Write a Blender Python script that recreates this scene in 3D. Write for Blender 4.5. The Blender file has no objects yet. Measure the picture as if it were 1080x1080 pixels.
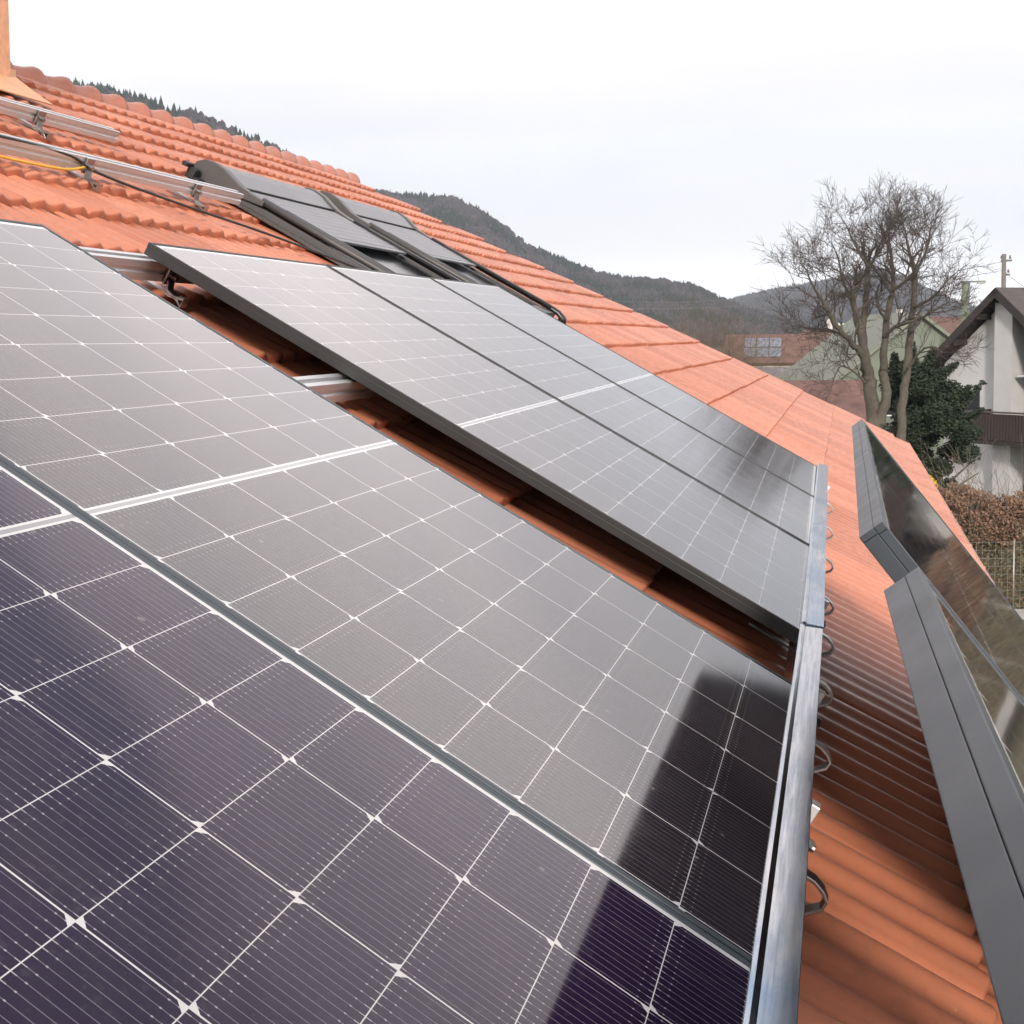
import bpy, bmesh, math, random
import numpy as np
from mathutils import Vector, Matrix

R = math.radians
sc = bpy.context.scene
col = sc.collection
rng = np.random.default_rng(7)
random.seed(7)

# ------------------------------------------------------------------ camera, sky, sun, exposure
PITCH = R(30)                       # roof pitch; roof frame: u along the eave, v up the slope, n off the roof
CA, SA = math.cos(PITCH), math.sin(PITCH)
CAM = Vector((-0.77388, -0.79651, 0.18212))
AX = Vector((0.3145822, -0.94914237, -0.01291505))
AY = Vector((0.06641431, 0.00843571, 0.99775647))
AZ = Vector((-0.946904, -0.31473417, 0.06569036))
FPX, CX, CY = 1472.0, 402.99, 458.78
cam_d = bpy.data.cameras.new('camera')
cam = bpy.data.objects.new('camera', cam_d)
col.objects.link(cam)
mw = Matrix((AX, AY, AZ)).transposed().to_4x4()
mw.translation = CAM
cam.matrix_world = mw
cam_d.sensor_width = 36
cam_d.lens = 36 * FPX / 1080
cam_d.shift_x = (540 - CX) / 1080
cam_d.shift_y = -(540 - CY) / 1080
cam_d.clip_start = 0.02
cam_d.clip_end = 20000
sc.camera = cam

SUN_DIR = Vector((-1.85, -0.5, 0.866)).normalized()      # towards the sun
SUN_EL = math.asin(SUN_DIR.z)
SUN_AZ = math.atan2(SUN_DIR.x, SUN_DIR.y)
world = bpy.data.worlds.new('World')
sc.world = world
world.use_nodes = True
nt = world.node_tree
nt.nodes.clear()
def wn(t, **k):
    n = nt.nodes.new(t)
    for a, b in k.items(): setattr(n, a, b)
    return n
out = wn('ShaderNodeOutputWorld'); bg = wn('ShaderNodeBackground')
sky = wn('ShaderNodeTexSky', sky_type='NISHITA', sun_disc=False, sun_elevation=SUN_EL, sun_rotation=SUN_AZ)
sky.air_density = 1.0; sky.dust_density = 1.5
tc = wn('ShaderNodeTexCoord')
sep = wn('ShaderNodeSeparateXYZ'); nt.links.new(tc.outputs['Generated'], sep.inputs[0])
mp = wn('ShaderNodeMapping'); mp.inputs['Scale'].default_value = (1.0, 1.0, 2.6)
nt.links.new(tc.outputs['Generated'], mp.inputs['Vector'])
nz = wn('ShaderNodeTexNoise'); nz.inputs['Scale'].default_value = 2.3; nz.inputs['Detail'].default_value = 6; nz.inputs['Roughness'].default_value = .55
nt.links.new(mp.outputs[0], nz.inputs['Vector'])
el = wn('ShaderNodeMapRange', interpolation_type='SMOOTHSTEP')         # cloud deck thins towards the zenith
el.inputs['From Min'].default_value = .38; el.inputs['From Max'].default_value = .60
el.inputs['To Min'].default_value = .55; el.inputs['To Max'].default_value = 0.0
nt.links.new(sep.outputs['Z'], el.inputs['Value'])
ad = wn('ShaderNodeMath', operation='ADD'); nt.links.new(nz.outputs['Fac'], ad.inputs[0]); nt.links.new(el.outputs[0], ad.inputs[1])
cm = wn('ShaderNodeMapRange', interpolation_type='SMOOTHSTEP')
cm.inputs['From Min'].default_value = .44; cm.inputs['From Max'].default_value = .64; cm.inputs['To Min'].default_value = .30
nt.links.new(ad.outputs[0], cm.inputs['Value'])
nz2 = wn('ShaderNodeTexNoise'); nz2.inputs['Scale'].default_value = 3.5; nz2.inputs['Detail'].default_value = 5
mp2 = wn('ShaderNodeMapping'); mp2.inputs['Scale'].default_value = (1.0, 1.0, 5.0)
nt.links.new(tc.outputs['Generated'], mp2.inputs['Vector']); nt.links.new(mp2.outputs[0], nz2.inputs['Vector'])
CLOUD = 10.2
cr = wn('ShaderNodeValToRGB')
cr.color_ramp.elements[0].position = .30; cr.color_ramp.elements[0].color = (.86, .87, .885, 1)
cr.color_ramp.elements[1].position = .60; cr.color_ramp.elements[1].color = (1, .985, .97, 1)
nt.links.new(nz2.outputs['Fac'], cr.inputs[0])
cs = wn('ShaderNodeVectorMath', operation='SCALE')
lift = wn('ShaderNodeFloatCurve')        # brightness of the deck by elevation: a bright band above the horizon, greyer overhead
cv = lift.mapping.curves[0]
pts = [(0, .98), (.04, .82), (.09, .575), (.16, .545), (.24, .66), (.33, .85), (.43, .75), (.58, .50), (.75, .32), (1, .25)]
cv.points[0].location = pts[0]; cv.points[1].location = pts[-1]
for q_ in pts[1:-1]: cv.points.new(*q_)
lift.mapping.update()
lsc = wn('ShaderNodeMath', operation='MULTIPLY'); lsc.inputs[1].default_value = CLOUD * 2.25
nt.links.new(sep.outputs['Z'], lift.inputs['Value']); nt.links.new(lift.outputs[0], lsc.inputs[0]); nt.links.new(lsc.outputs[0], cs.inputs['Scale'])
nt.links.new(cr.outputs[0], cs.inputs[0])
wt = wn('ShaderNodeMapRange'); wt.inputs['From Min'].default_value = .13; wt.inputs['From Max'].default_value = .26
nt.links.new(sep.outputs['Z'], wt.inputs['Value'])
wm = wn('ShaderNodeMix', data_type='RGBA', blend_type='MULTIPLY'); nt.links.new(wt.outputs[0], wm.inputs['Factor'])
wm.inputs[7].default_value = (1, .92, .905, 1); nt.links.new(cs.outputs[0], wm.inputs[6])
mx = wn('ShaderNodeMix', data_type='RGBA')
nt.links.new(cm.outputs[0], mx.inputs['Factor'])
nt.links.new(sky.outputs[0], mx.inputs[6]); nt.links.new(wm.outputs[2], mx.inputs[7])
nt.links.new(mx.outputs[2], bg.inputs['Color'])
bg.inputs['Strength'].default_value = 0.1
nt.links.new(bg.outputs[0], out.inputs['Surface'])

sun_d = bpy.data.lights.new('sun', 'SUN')
sun_d.energy = 3.1; sun_d.angle = R(6.5); sun_d.color = (1.0, .93, .84)
sun = bpy.data.objects.new('sun', sun_d); col.objects.link(sun)
sun.rotation_euler = SUN_DIR.to_track_quat('Z', 'Y').to_euler()
sc.view_settings.view_transform = 'Standard'
sc.view_settings.look = 'None'
sc.view_settings.exposure = 0.45
sc.view_settings.gamma = 1.0
sc.cycles.max_bounces = 6
sc.cycles.diffuse_bounces = 3
sc.cycles.glossy_bounces = 4
sc.cycles.caustics_reflective = False
sc.cycles.caustics_refractive = False

# ------------------------------------------------------------------ helpers
def L2W(u, v, n): return Vector((u, v * CA - n * SA, v * SA + n * CA))
def at(x, y, D):                    # a point of the photograph at D metres ahead
    d = AX * ((x - CX) / FPX) - AY * ((y - CY) / FPX) - AZ
    return CAM + d * (D / d.x)
def tag(o, label=None, cat=None, group=None, kind=None):
    if label: o['label'] = label
    if cat: o['category'] = cat
    if group: o['group'] = group
    if kind: o['kind'] = kind
    return o
def empty(name, loc=(0, 0, 0), rot=(0, 0, 0)):
    o = bpy.data.objects.new(name, None); col.objects.link(o)
    o.location = loc; o.rotation_euler = rot; o.empty_display_size = .2
    return o
def roof_empty(name, u, v, n, rz=0):
    o = empty(name)
    o.matrix_world = Matrix.Translation(L2W(u, v, n)) @ Matrix.Rotation(PITCH, 4, 'X') @ Matrix.Rotation(rz, 4, 'Z')
    return o
def np_mesh(name, V, F, m, parent=None, smooth=False):
    me = bpy.data.meshes.new(name)
    V = np.asarray(V, dtype=np.float32); F = np.asarray(F, dtype=np.int32)
    k = F.shape[1]
    me.vertices.add(len(V)); me.vertices.foreach_set('co', V.ravel())
    me.loops.add(F.size); me.loops.foreach_set('vertex_index', F.ravel())
    me.polygons.add(len(F)); me.polygons.foreach_set('loop_start', np.arange(0, F.size, k, dtype=np.int32))
    me.polygons.foreach_set('loop_total', np.full(len(F), k, dtype=np.int32))
    me.polygons.foreach_set('use_smooth', np.full(len(F), smooth))
    me.update(calc_edges=True); me.validate()
    me.materials.append(m)
    o = bpy.data.objects.new(name, me); col.objects.link(o)
    if parent: o.parent = parent
    return o
class MB:
    def __init__(s): s.v = []; s.f = []
    def add(s, V, F):
        b = len(s.v); s.v += [tuple(p) for p in V]; s.f += [tuple(i + b for i in f) for f in F]; return s
    def box(s, c, d, M=None):
        V = [Vector((c[0] + i * d[0] / 2, c[1] + j * d[1] / 2, c[2] + k * d[2] / 2)) for k in (-1, 1) for j in (-1, 1) for i in (-1, 1)]
        if M: V = [M @ p for p in V]
        return s.add(V, [(0, 2, 3, 1), (4, 5, 7, 6), (0, 1, 5, 4), (2, 6, 7, 3), (0, 4, 6, 2), (1, 3, 7, 5)])
    def prism(s, prof, a, b, ax=0):      # closed profile in the other two axes, swept along axis ax from a to b
        n = len(prof); V = []
        for t in (a, b):
            for p in prof:
                V.append((t, p[0], p[1]) if ax == 0 else (p[0], t, p[1]) if ax == 1 else (p[0], p[1], t))
        F = [tuple(range(n))[::-1], tuple(range(n, 2 * n))] + [(i, (i + 1) % n, n + (i + 1) % n, n + i) for i in range(n)]
        return s.add(V, F)
    def tube(s, pts, r, sides=8, cap=True):
        pts = [Vector(p) for p in pts]; m = len(pts)
        rr = r if isinstance(r, (list, tuple)) else [r] * m
        up = Vector((0.13, 0.27, 1)).normalized(); V = []
        for i, p in enumerate(pts):
            t = (pts[min(i + 1, m - 1)] - pts[max(i - 1, 0)])
            t = t.normalized() if t.length > 1e-9 else Vector((0, 0, 1))
            a = t.cross(up)
            if a.length < 1e-3: a = t.cross(Vector((1, 0, 0)))
            a.normalize(); b = t.cross(a); up = a.cross(t)
            for k in range(sides):
                w = 2 * math.pi * k / sides
                V.append(p + (a * math.cos(w) + b * math.sin(w)) * rr[i])
        F = [(i * sides + k, i * sides + (k + 1) % sides, (i + 1) * sides + (k + 1) % sides, (i + 1) * sides + k) for i in range(m - 1) for k in range(sides)]
        if cap: F += [tuple(range(sides))[::-1], tuple(range((m - 1) * sides, m * sides))]
        return s.add(V, F)
    def strip(s, pts, w, th, ax=0):      # flat bent strap: path in (b, c), width w along axis ax
        pts = [Vector((p[0], p[1])) for p in pts]; prof = []; inner = []
        for i, p in enumerate(pts):
            t = (pts[min(i + 1, len(pts) - 1)] - pts[max(i - 1, 0)]).normalized()
            nrm = Vector((-t.y, t.x)) * th / 2
            prof.append(p + nrm); inner.append(p - nrm)
        n = len(pts)
        V = [(-w / 2, *q) for q in prof] + [(-w / 2, *q) for q in inner] + [(w / 2, *q) for q in prof] + [(w / 2, *q) for q in inner]
        if ax == 1: V = [(q[1], q[0], q[2]) for q in V]
        F = []
        for i in range(n - 1):
            F += [(i, i + 1, n + i + 1, n + i), (2 * n + i, 3 * n + i, 3 * n + i + 1, 2 * n + i + 1), (i, 2 * n + i, 2 * n + i + 1, i + 1), (n + i, n + i + 1, 3 * n + i + 1, 3 * n + i)]
        F += [(0, n, 3 * n, 2 * n), (n - 1, 3 * n - 1, 4 * n - 1, 2 * n - 1)]
        return s.add(V, F)
    def build(s, name, m, parent=None, smooth=False, bevel=0, seg=2):
        me = bpy.data.meshes.new(name); me.from_pydata(s.v, [], s.f); me.update()
        bm = bmesh.new(); bm.from_mesh(me); bmesh.ops.recalc_face_normals(bm, faces=bm.faces); bm.to_mesh(me); bm.free()
        me.materials.append(m)
        if smooth: me.polygons.foreach_set('use_smooth', [True] * len(me.polygons))
        o = bpy.data.objects.new(name, me); col.objects.link(o)
        if parent: o.parent = parent
        if bevel:
            b = o.modifiers.new('bevel', 'BEVEL'); b.width = bevel; b.segments = seg; b.limit_method = 'ANGLE'; b.angle_limit = R(40)
        return o
def copy_tree(o, parent=None):
    c = o.copy(); col.objects.link(c)
    if parent: c.parent = parent
    for ch in list(o.children): copy_tree(ch, c)
    return c

# ------------------------------------------------------------------ materials
class G:
    def __init__(s, name):
        s.m = bpy.data.materials.new(name); s.m.use_nodes = True; s.t = s.m.node_tree
        s.p = s.t.nodes['Principled BSDF']
    def n(s, t, **k):
        x = s.t.nodes.new(t)
        for a, b in k.items(): setattr(x, a, b)
        return x
    def set(s, sock, v):
        if isinstance(v, (int, float)): sock.default_value = v
        elif isinstance(v, (tuple, list)): sock.default_value = v
        else: s.t.links.new(v, sock)
    def ma(s, op, a, b=None, c=None):
        x = s.n('ShaderNodeMath', operation=op); s.set(x.inputs[0], a)
        if b is not None: s.set(x.inputs[1], b)
        if c is not None: s.set(x.inputs[2], c)
        return x.outputs[0]
    def mix(s, f, a, b):
        x = s.n('ShaderNodeMix', data_type='RGBA'); s.set(x.inputs[0], f); s.set(x.inputs[6], a); s.set(x.inputs[7], b); return x.outputs[2]
    def ramp(s, v, lo, hi, a=0., b=1.):
        x = s.n('ShaderNodeMapRange'); s.set(x.inputs[0], v)
        for i, q in enumerate((lo, hi, a, b)): x.inputs[i + 1].default_value = q
        return x.outputs[0]
    def noise(s, scale, detail=4, rough=.5, vec=None, stretch=None):
        v = vec or s.coord()
        if stretch:
            mp = s.n('ShaderNodeMapping'); mp.inputs['Scale'].default_value = stretch; s.t.links.new(v, mp.inputs['Vector']); v = mp.outputs[0]
        x = s.n('ShaderNodeTexNoise'); x.inputs['Scale'].default_value = scale; x.inputs['Detail'].default_value = detail; x.inputs['Roughness'].default_value = rough
        s.t.links.new(v, x.inputs['Vector']); return x.outputs['Fac']
    def coord(s, k='Object'):
        return s.n('ShaderNodeTexCoord').outputs[k]
    def bump(s, h, strength=.3, dist=.01):
        b = s.n('ShaderNodeBump'); b.inputs['Strength'].default_value = strength; b.inputs['Distance'].default_value = dist
        s.t.links.new(h, b.inputs['Height']); s.t.links.new(b.outputs[0], s.p.inputs['Normal'])
def rgba(c): return (c[0], c[1], c[2], 1)
def mat(name, c, rough=.6, metal=0., var=.25, scale=8, bump=0., bdist=.01, spec=.5, c2=None, stretch=None, detail=4):
    g = G(name)
    nz = g.noise(scale, detail, .55, stretch=stretch)
    f = g.ramp(nz, .3, .7)
    a = rgba(c) if c2 is not None else rgba([x * (1 - var) for x in c])
    b = rgba(c2) if c2 is not None else rgba([min(1, x * (1 + var)) for x in c])
    g.set(g.p.inputs['Base Color'], g.mix(f, a, b))
    g.set(g.p.inputs['Roughness'], g.ramp(nz, .2, .8, max(.02, rough - .08), rough + .08))
    g.p.inputs['Metallic'].default_value = metal
    g.p.inputs['Specular IOR Level'].default_value = spec
    if bump: g.bump(g.noise(scale * 3, 6, .6, stretch=stretch), bump, bdist)
    return g.m

def tile_mat():
    g = G('terracotta_tiles')
    co = g.coord()
    sp = g.n('ShaderNodeSeparateXYZ'); g.t.links.new(co, sp.inputs[0])
    tid = g.n('ShaderNodeAttribute', attribute_name='tile')
    base = g.mix(tid.outputs['Fac'], (.41, .136, .072, 1), (.55, .205, .118, 1))
    n1 = g.noise(2.2, 5, .6)
    base = g.mix(g.ma('MULTIPLY', g.ramp(n1, .45, .75), .35), base, (.40, .145, .085, 1))
    n2 = g.noise(38, 5, .65)
    base = g.mix(g.ma('MULTIPLY', g.ramp(g.noise(120, 3, .7), .60, .75), .5), base, (.17, .085, .055, 1))
    n5 = g.noise(1.1, 6, .7)
    base = g.mix(g.ma('MULTIPLY', g.ramp(n5, .5, .68), g.ma('MULTIPLY', g.ramp(n2, .42, .60), .55)), base, (.27, .115, .07, 1))
    lich = g.ma('MULTIPLY', g.ramp(g.noise(62, 2, .5), .70, .76), g.ramp(n1, .5, .6))
    base = g.mix(g.ma('MULTIPLY', lich, .6), base, (.46, .42, .30, 1))
    base = g.mix(g.ma('MULTIPLY', g.ramp(n2, .52, .72), .35), base, (.33, .13, .075, 1))
    n3 = g.noise(9, 6, .7, stretch=(3.5, .6, 1))            # pale weathering runs down the slope
    base = g.mix(g.ma('MULTIPLY', g.ramp(n3, .58, .8), .4), base, (.66, .33, .22, 1))
    g.set(g.p.inputs['Base Color'], base)
    g.set(g.p.inputs['Roughness'], g.ramp(n2, .3, .7, .30, .52))
    g.p.inputs['Specular IOR Level'].default_value = .5
    g.bump(n2, .22, .003)
    return g.m

def cell_mat(name, L, mid, CP=.1835, rp=.0925, mg=.0131, half=None, rough=.07, spec=.8, c=((.016, .0135, .018), (.022, .0185, .0235)), k=.8, side=True):
    g = G(name)
    co = g.coord(); sp = g.n('ShaderNodeSeparateXYZ'); g.t.links.new(co, sp.inputs[0])
    x, y = sp.outputs[0], sp.outputs[1]
    M = g.ma
    xs = M('ADD', M('DIVIDE', x, CP), 3.0)
    fx = M('FRACT', xs)
    dx = M('MULTIPLY', M('MINIMUM', fx, M('SUBTRACT', 1., fx)), CP)
    yy = M('SUBTRACT', M('ABSOLUTE', M('SUBTRACT', y, mid)), mg / 2)
    ry = M('DIVIDE', yy, rp); fy = M('FRACT', ry)
    dy = M('MULTIPLY', M('MINIMUM', fy, M('SUBTRACT', 1., fy)), rp)
    par = M('MODULO', M('FLOOR', M('ADD', xs, 10)), 2.)
    fyc = M('MULTIPLY', M('ADD', M('MULTIPLY', par, fy), M('MULTIPLY', M('SUBTRACT', 1., par), M('SUBTRACT', 1., fy))), rp)
    white = M('MAXIMUM', M('LESS_THAN', dx, .00095), M('LESS_THAN', dy, .0005))
    white = M('MAXIMUM', white, M('LESS_THAN', M('ADD', dx, fyc), .0095))
    edge = M('MAXIMUM', M('GREATER_THAN', M('ABSOLUTE', x), 3 * CP - (.001 if side else -.5)), M('GREATER_THAN', M('ABSOLUTE', y), half or (L / 2 - .0205)))
    band = M('LESS_THAN', yy, -.0032)
    bandw = M('LESS_THAN', yy, 0.)
    white = M('MAXIMUM', M('MAXIMUM', white, edge), bandw)
    fb = M('FRACT', M('MULTIPLY', fx, 16.))
    db = M('MULTIPLY', M('ABSOLUTE', M('SUBTRACT', fb, .5)), CP / 16)
    bus = M('LESS_THAN', db, .00032)
    pad = M('MULTIPLY', M('LESS_THAN', db, .00055), M('LESS_THAN', dy, .0052))
    dot = M('MULTIPLY', M('LESS_THAN', db, .0008), M('LESS_THAN', M('ABSOLUTE', M('SUBTRACT', dy, .0125)), .0009))
    wn_ = g.n('ShaderNodeTexWhiteNoise', noise_dimensions='2D')
    cv = g.n('ShaderNodeCombineXYZ'); g.set(cv.inputs[0], M('FLOOR', xs)); g.set(cv.inputs[1], M('FLOOR', M('DIVIDE', y, rp)))
    g.t.links.new(cv.outputs[0], wn_.inputs['Vector'])
    cell = g.mix(wn_.outputs['Value'], rgba(c[0]), rgba(c[1]))
    nz = g.noise(5, 4, .6)
    cell = g.mix(g.ma('MULTIPLY', nz, .5), cell, rgba([x * 1.15 for x in c[1]]))
    cell = g.mix(M('MULTIPLY', bus, .27 * k), cell, (.55, .53, .55, 1))
    cell = g.mix(M('MULTIPLY', M('MAXIMUM', pad, dot), .32 * k), cell, (.70, .68, .68, 1))
    colr = g.mix(white, cell, (.56, .55, .54, 1))
    colr = g.mix(band, colr, (.27, .27, .28, 1))
    dust = g.noise(90, 3, .7)
    strk = g.noise(7, 6, .65, stretch=(6, .5, 1)); dust_sky_mask = M('MULTIPLY', g.ramp(strk, .48, .72), g.ramp(g.noise(2.5, 4, .6), .4, .65))
    colr = g.mix(M('MULTIPLY', dust_sky_mask, .045), colr, (.42, .39, .35, 1))
    spot = M('MULTIPLY', g.ramp(g.noise(45, 1, .4), .76, .80), .22)
    colr = g.mix(spot, colr, (.42, .40, .37, 1))
    colr = g.mix(M('MULTIPLY', g.ramp(dust, .55, .8), .05), colr, (.5, .47, .42, 1))
    g.set(g.p.inputs['Base Color'], colr)
    g.set(g.p.inputs['Roughness'], M('ADD', g.ramp(g.noise(3, 4), .3, .7, rough - .02, rough + .02), M('MULTIPLY', dust_sky_mask, .05)))
    g.p.inputs['IOR'].default_value = 1.52
    g.p.inputs['Specular Tint'].default_value = (1.0, .955, .945, 1)
    g.p.inputs['Specular IOR Level'].default_value = spec
    g.bump(g.noise(1.3, 2), .02, .02)
    return g.m

TILE = tile_mat()
FRAME = mat('anodised_black_frame', (.012, .012, .013), .5, .0, .10, 14)
FRAME_SLATE = mat('anodised_slate_frame', (.046, .053, .061), .40, .7, .10, 14)
FRAME_MID = mat('anodised_dark_blue_grey_frame', (.055, .066, .075), .5, .3, .10, 14)
ALU = mat('mill_aluminium', (.70, .69, .69), .46, .75, .10, 6, stretch=(.3, 4, 4))
STEEL = mat('stainless_steel', (.36, .35, .34), .34, 1., .2, 40)
DARK = mat('black_plastic', (.012, .012, .013), .5, 0, .2, 20)
BACK = mat('black_backsheet', (.018, .018, .02), .6, 0, .1, 5)

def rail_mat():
    g = G('sky_tinted_aluminium_rail')                   # bare metal with patchy blue sky reflection painted into its colour
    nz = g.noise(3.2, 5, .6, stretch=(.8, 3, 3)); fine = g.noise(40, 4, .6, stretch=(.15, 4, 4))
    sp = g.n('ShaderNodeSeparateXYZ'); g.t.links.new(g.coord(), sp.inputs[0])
    dust_sky_mask = g.ramp(nz, .36, .64)
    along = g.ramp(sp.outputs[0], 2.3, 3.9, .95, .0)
    f = g.ma('MULTIPLY', dust_sky_mask, along)
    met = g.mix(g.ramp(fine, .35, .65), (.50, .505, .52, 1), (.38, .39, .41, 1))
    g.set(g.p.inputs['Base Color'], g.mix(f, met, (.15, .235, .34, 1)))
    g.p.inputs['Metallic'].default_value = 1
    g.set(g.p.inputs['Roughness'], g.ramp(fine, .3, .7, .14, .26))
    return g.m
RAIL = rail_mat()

# ------------------------------------------------------------------ our house: tiled roof
house = empty('tiled_house', (0, 0, 0))
tag(house, 'house under the solar panels with a terracotta tiled roof', 'house')
hr = empty('roof'); hr.parent = house; hr.matrix_world = Matrix.Rotation(PITCH, 4, 'X')
VN = [-1.75, -1.56, -1.21, -.861, -.515, -.154, .19, .51, .80, 1.07, 1.32, 1.55, 1.77, 1.985, 2.19, 2.39, 2.59, 2.79, 2.98]
TIPV = [-1.80, -1.49, -1.07, -.68, -.34, 0., .31, .60, .90, 1.14, 1.40, 1.61, 1.83, 1.99, 2.24, 2.35, 2.62, 2.73, 2.87, 3.05]
TIPU = [15.6, 15.28, 14.87, 14.55, 13.96, 13.5, 12.95, 12.5, 12.3, 11.85, 11.55, 11.17, 10.8, 10.4, 10.15, 9.8, 9.65, 9.35, 9.10, 9.0]
def umax(v): return float(np.interp(v, TIPV, TIPU))
def roof_tiles():
    Vs, Fs, Ts = [], [], []; base = 0
    for ci in range(len(VN) - 1):
        v0, v1 = VN[ci], VN[ci + 1]
        ntile = int((umax(v0) + 2.1) / .3)
        us, tid, xs = [], [], []
        for k in range(ntile):
            u0 = -2.1 + .3 * k
            m = 36 if u0 < 4.5 else 24 if u0 < 8 else 18
            x = np.linspace(0, .3, m, endpoint=False)
            x[0] = .0004; x[-1] = .2996
            us.append(u0 + x); xs.append(x); tid.append(np.full(m, k))
        us.append(np.array([-2.1 + .3 * ntile - .001])); xs.append(np.array([.2996])); tid.append(np.array([ntile - 1]))
        u = np.concatenate(us); x = np.concatenate(xs); t = np.concatenate(tid)
        jn = rng.normal(0, .0013, ntile)[t]; jv = rng.normal(0, .0022, ntile)[t]; js = rng.normal(0, .006, ntile)[t]
        prof = np.clip(.5 + .5 * np.cos(2 * np.pi * (x - .05) / .1), 0, 1) ** 1.1
        h = .0125
        groove = np.exp(-(np.minimum(x, .3 - x) / .0045) ** 2) * .007
        dn = h * (prof - 1) - groove + jn + js * (x - .15)
        back = (1 - prof) * .007                         # ribs end in proud rounded noses
        dv = v1 - v0
        rows = [(.003, -.036), (.001, -.022), (.0, -.009), (.0015, -.003), (.006, 0.), (.05, -.001), (.12, None), (.20, None), (.30, None), (dv + .03, None)]
        rows = [r for r in rows if r[0] < .06 or r[0] < dv - .02 or r[0] > dv]
        nv = len(u)
        for i, (s, c) in enumerate(rows):
            n = -.106 - .025 * s / dv + dn + (c if c is not None else 0)
            if i == 0: n = np.full(nv, -.155) + dn * .3
            v = v0 + s + jv + back * max(0, 1 - s / .06) + (0 if i else 0)
            Vs.append(np.stack([u, v, n], 1)); Ts.append(np.full(nv, 0.) + rng.random(ntile)[t] if i == 0 else Ts[-1])
        for i in range(len(rows) - 1):
            a = base + i * nv + np.arange(nv - 1)
            Fs.append(np.stack([a, a + 1, a + nv + 1, a + nv], 1))
        # end cap of the course at the verge
        base += nv * len(rows)
    V = np.concatenate(Vs); F = np.concatenate(Fs); T = np.concatenate(Ts)
    o = np_mesh('roof_tiles', V, F, TILE, hr, True)
    at_ = o.data.attributes.new('tile', 'FLOAT', 'POINT'); at_.data.foreach_set('value', T.astype(np.float32))
    # solid deck under the tiles, cut along the verge
    vs = np.linspace(-1.78, 3.0, 25); P = []; Fd = []
    for v in vs: P += [(-2.2, v, -.165), (umax(v) - .12, v, -.165), (-2.2, v, -.30), (umax(v) - .12, v, -.30)]
    for i in range(len(vs) - 1):
        b = 4 * i
        Fd += [(b, b + 1, b + 5, b + 4), (b + 2, b + 6, b + 7, b + 3), (b + 1, b + 3, b + 7, b + 5)]
    np_mesh('roof_deck', P, Fd, mat('dark_battens', (.06, .045, .035), .8), hr)
roof_tiles()
def ridge():
    m = MB(); u = -2.0; k = 0
    while u < 9.0:
        ring = []
        for s, r in ((0, .058), (.06, .059), (.13, .062), (.19, .068), (.232, .077), (.258, .083), (.264, .070)):
            ring.append((u + s, r))
        V = []; N = 13
        for (uu, r) in ring:
            for j in range(N):
                a = math.pi * (-.08 + 1.16 * j / (N - 1))
                V.append((uu, 3.0 + r * math.cos(a), -.162 + r * math.sin(a) * .95))
        m.add(V, [(i * N + j, i * N + j + 1, (i + 1) * N + j + 1, (i + 1) * N + j) for i in range(len(ring) - 1) for j in range(N - 1)])
        u += .25; k += 1
    o = m.build('ridge_cap', TILE, hr, True)
ridge()
# gutter, fascia, walls, far hip and back slope
COPPER = mat('weathered_copper', (.50, .24, .16), .38, .6, .2, 6)
g_ = MB(); arc = [(-1.80 + .065 * math.cos(a), -.19 + .065 * math.sin(a)) for a in np.linspace(math.pi, 2 * math.pi, 11)]
g_.strip([(-1.735, -.17)] + [(-1.80 + .062 * math.cos(a), -.185 + .062 * math.sin(a)) for a in np.linspace(0, -math.pi, 12)], 17.9, .003)
g_.v = [(p[0] + 6.85, p[1], p[2]) for p in g_.v]
gut = g_.build('gutter', COPPER, house, True); gut.matrix_world = Matrix.Rotation(PITCH, 4, 'X')
b_ = MB(); b_.tube([(-2.1, -1.862, -.183), (15.8, -1.862, -.183)], .009, 8)
gb = b_.build('gutter_bead', mat('copper_bead_edge', (.62, .36, .28), .3, .6, .1, 6), gut, True)
for k in range(18):
    q = MB(); u = .6 + .85 * k
    q.strip([(-1.70, -.135), (-1.76, -.14), (-1.80, -.16), (-1.862, -.170), (-1.868, -.186)], .022, .004)
    q.v = [(p[0] + u, p[1], p[2]) for p in q.v]
    q.build('gutter_bracket', COPPER, gut)
WHITE = mat('white_render', (.62, .61, .60), .8, 0, .06, 3, .15, .01)
w_ = MB()
e1 = L2W(0, -1.55, -.25)
w_.box((6.0, e1.y + 3.4, (-7.2 + e1.z) / 2), (15.0, 6.8, e1.z + 7.2))
w_.build('wall', WHITE, house)
top = L2W(0, 3.0, -.17)
hp = MB()
a0 = [L2W(umax(v) - .05, v, -.2) for v in np.linspace(-1.75, 3.0, 8)]
low = [Vector((17.5 - .0 * i, p.y * 1.0 + (0.9 * i), -1.3)) for i, p in enumerate(a0)]
V = a0 + low
hp.add(V, [(i, i + 1, 8 + i + 1, 8 + i) for i in range(7)])
hp.build('hip_slope', TILE, house)
bs = MB(); bs.add([(-2.1, top.y + .05, top.z - .03), (9.0, top.y + .05, top.z - .03), (15., top.y + 4.4, -1.2), (-2.1, top.y + 4.4, -1.2)], [(0, 1, 2, 3)])
bs.build('back_slope', TILE, house)

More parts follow.
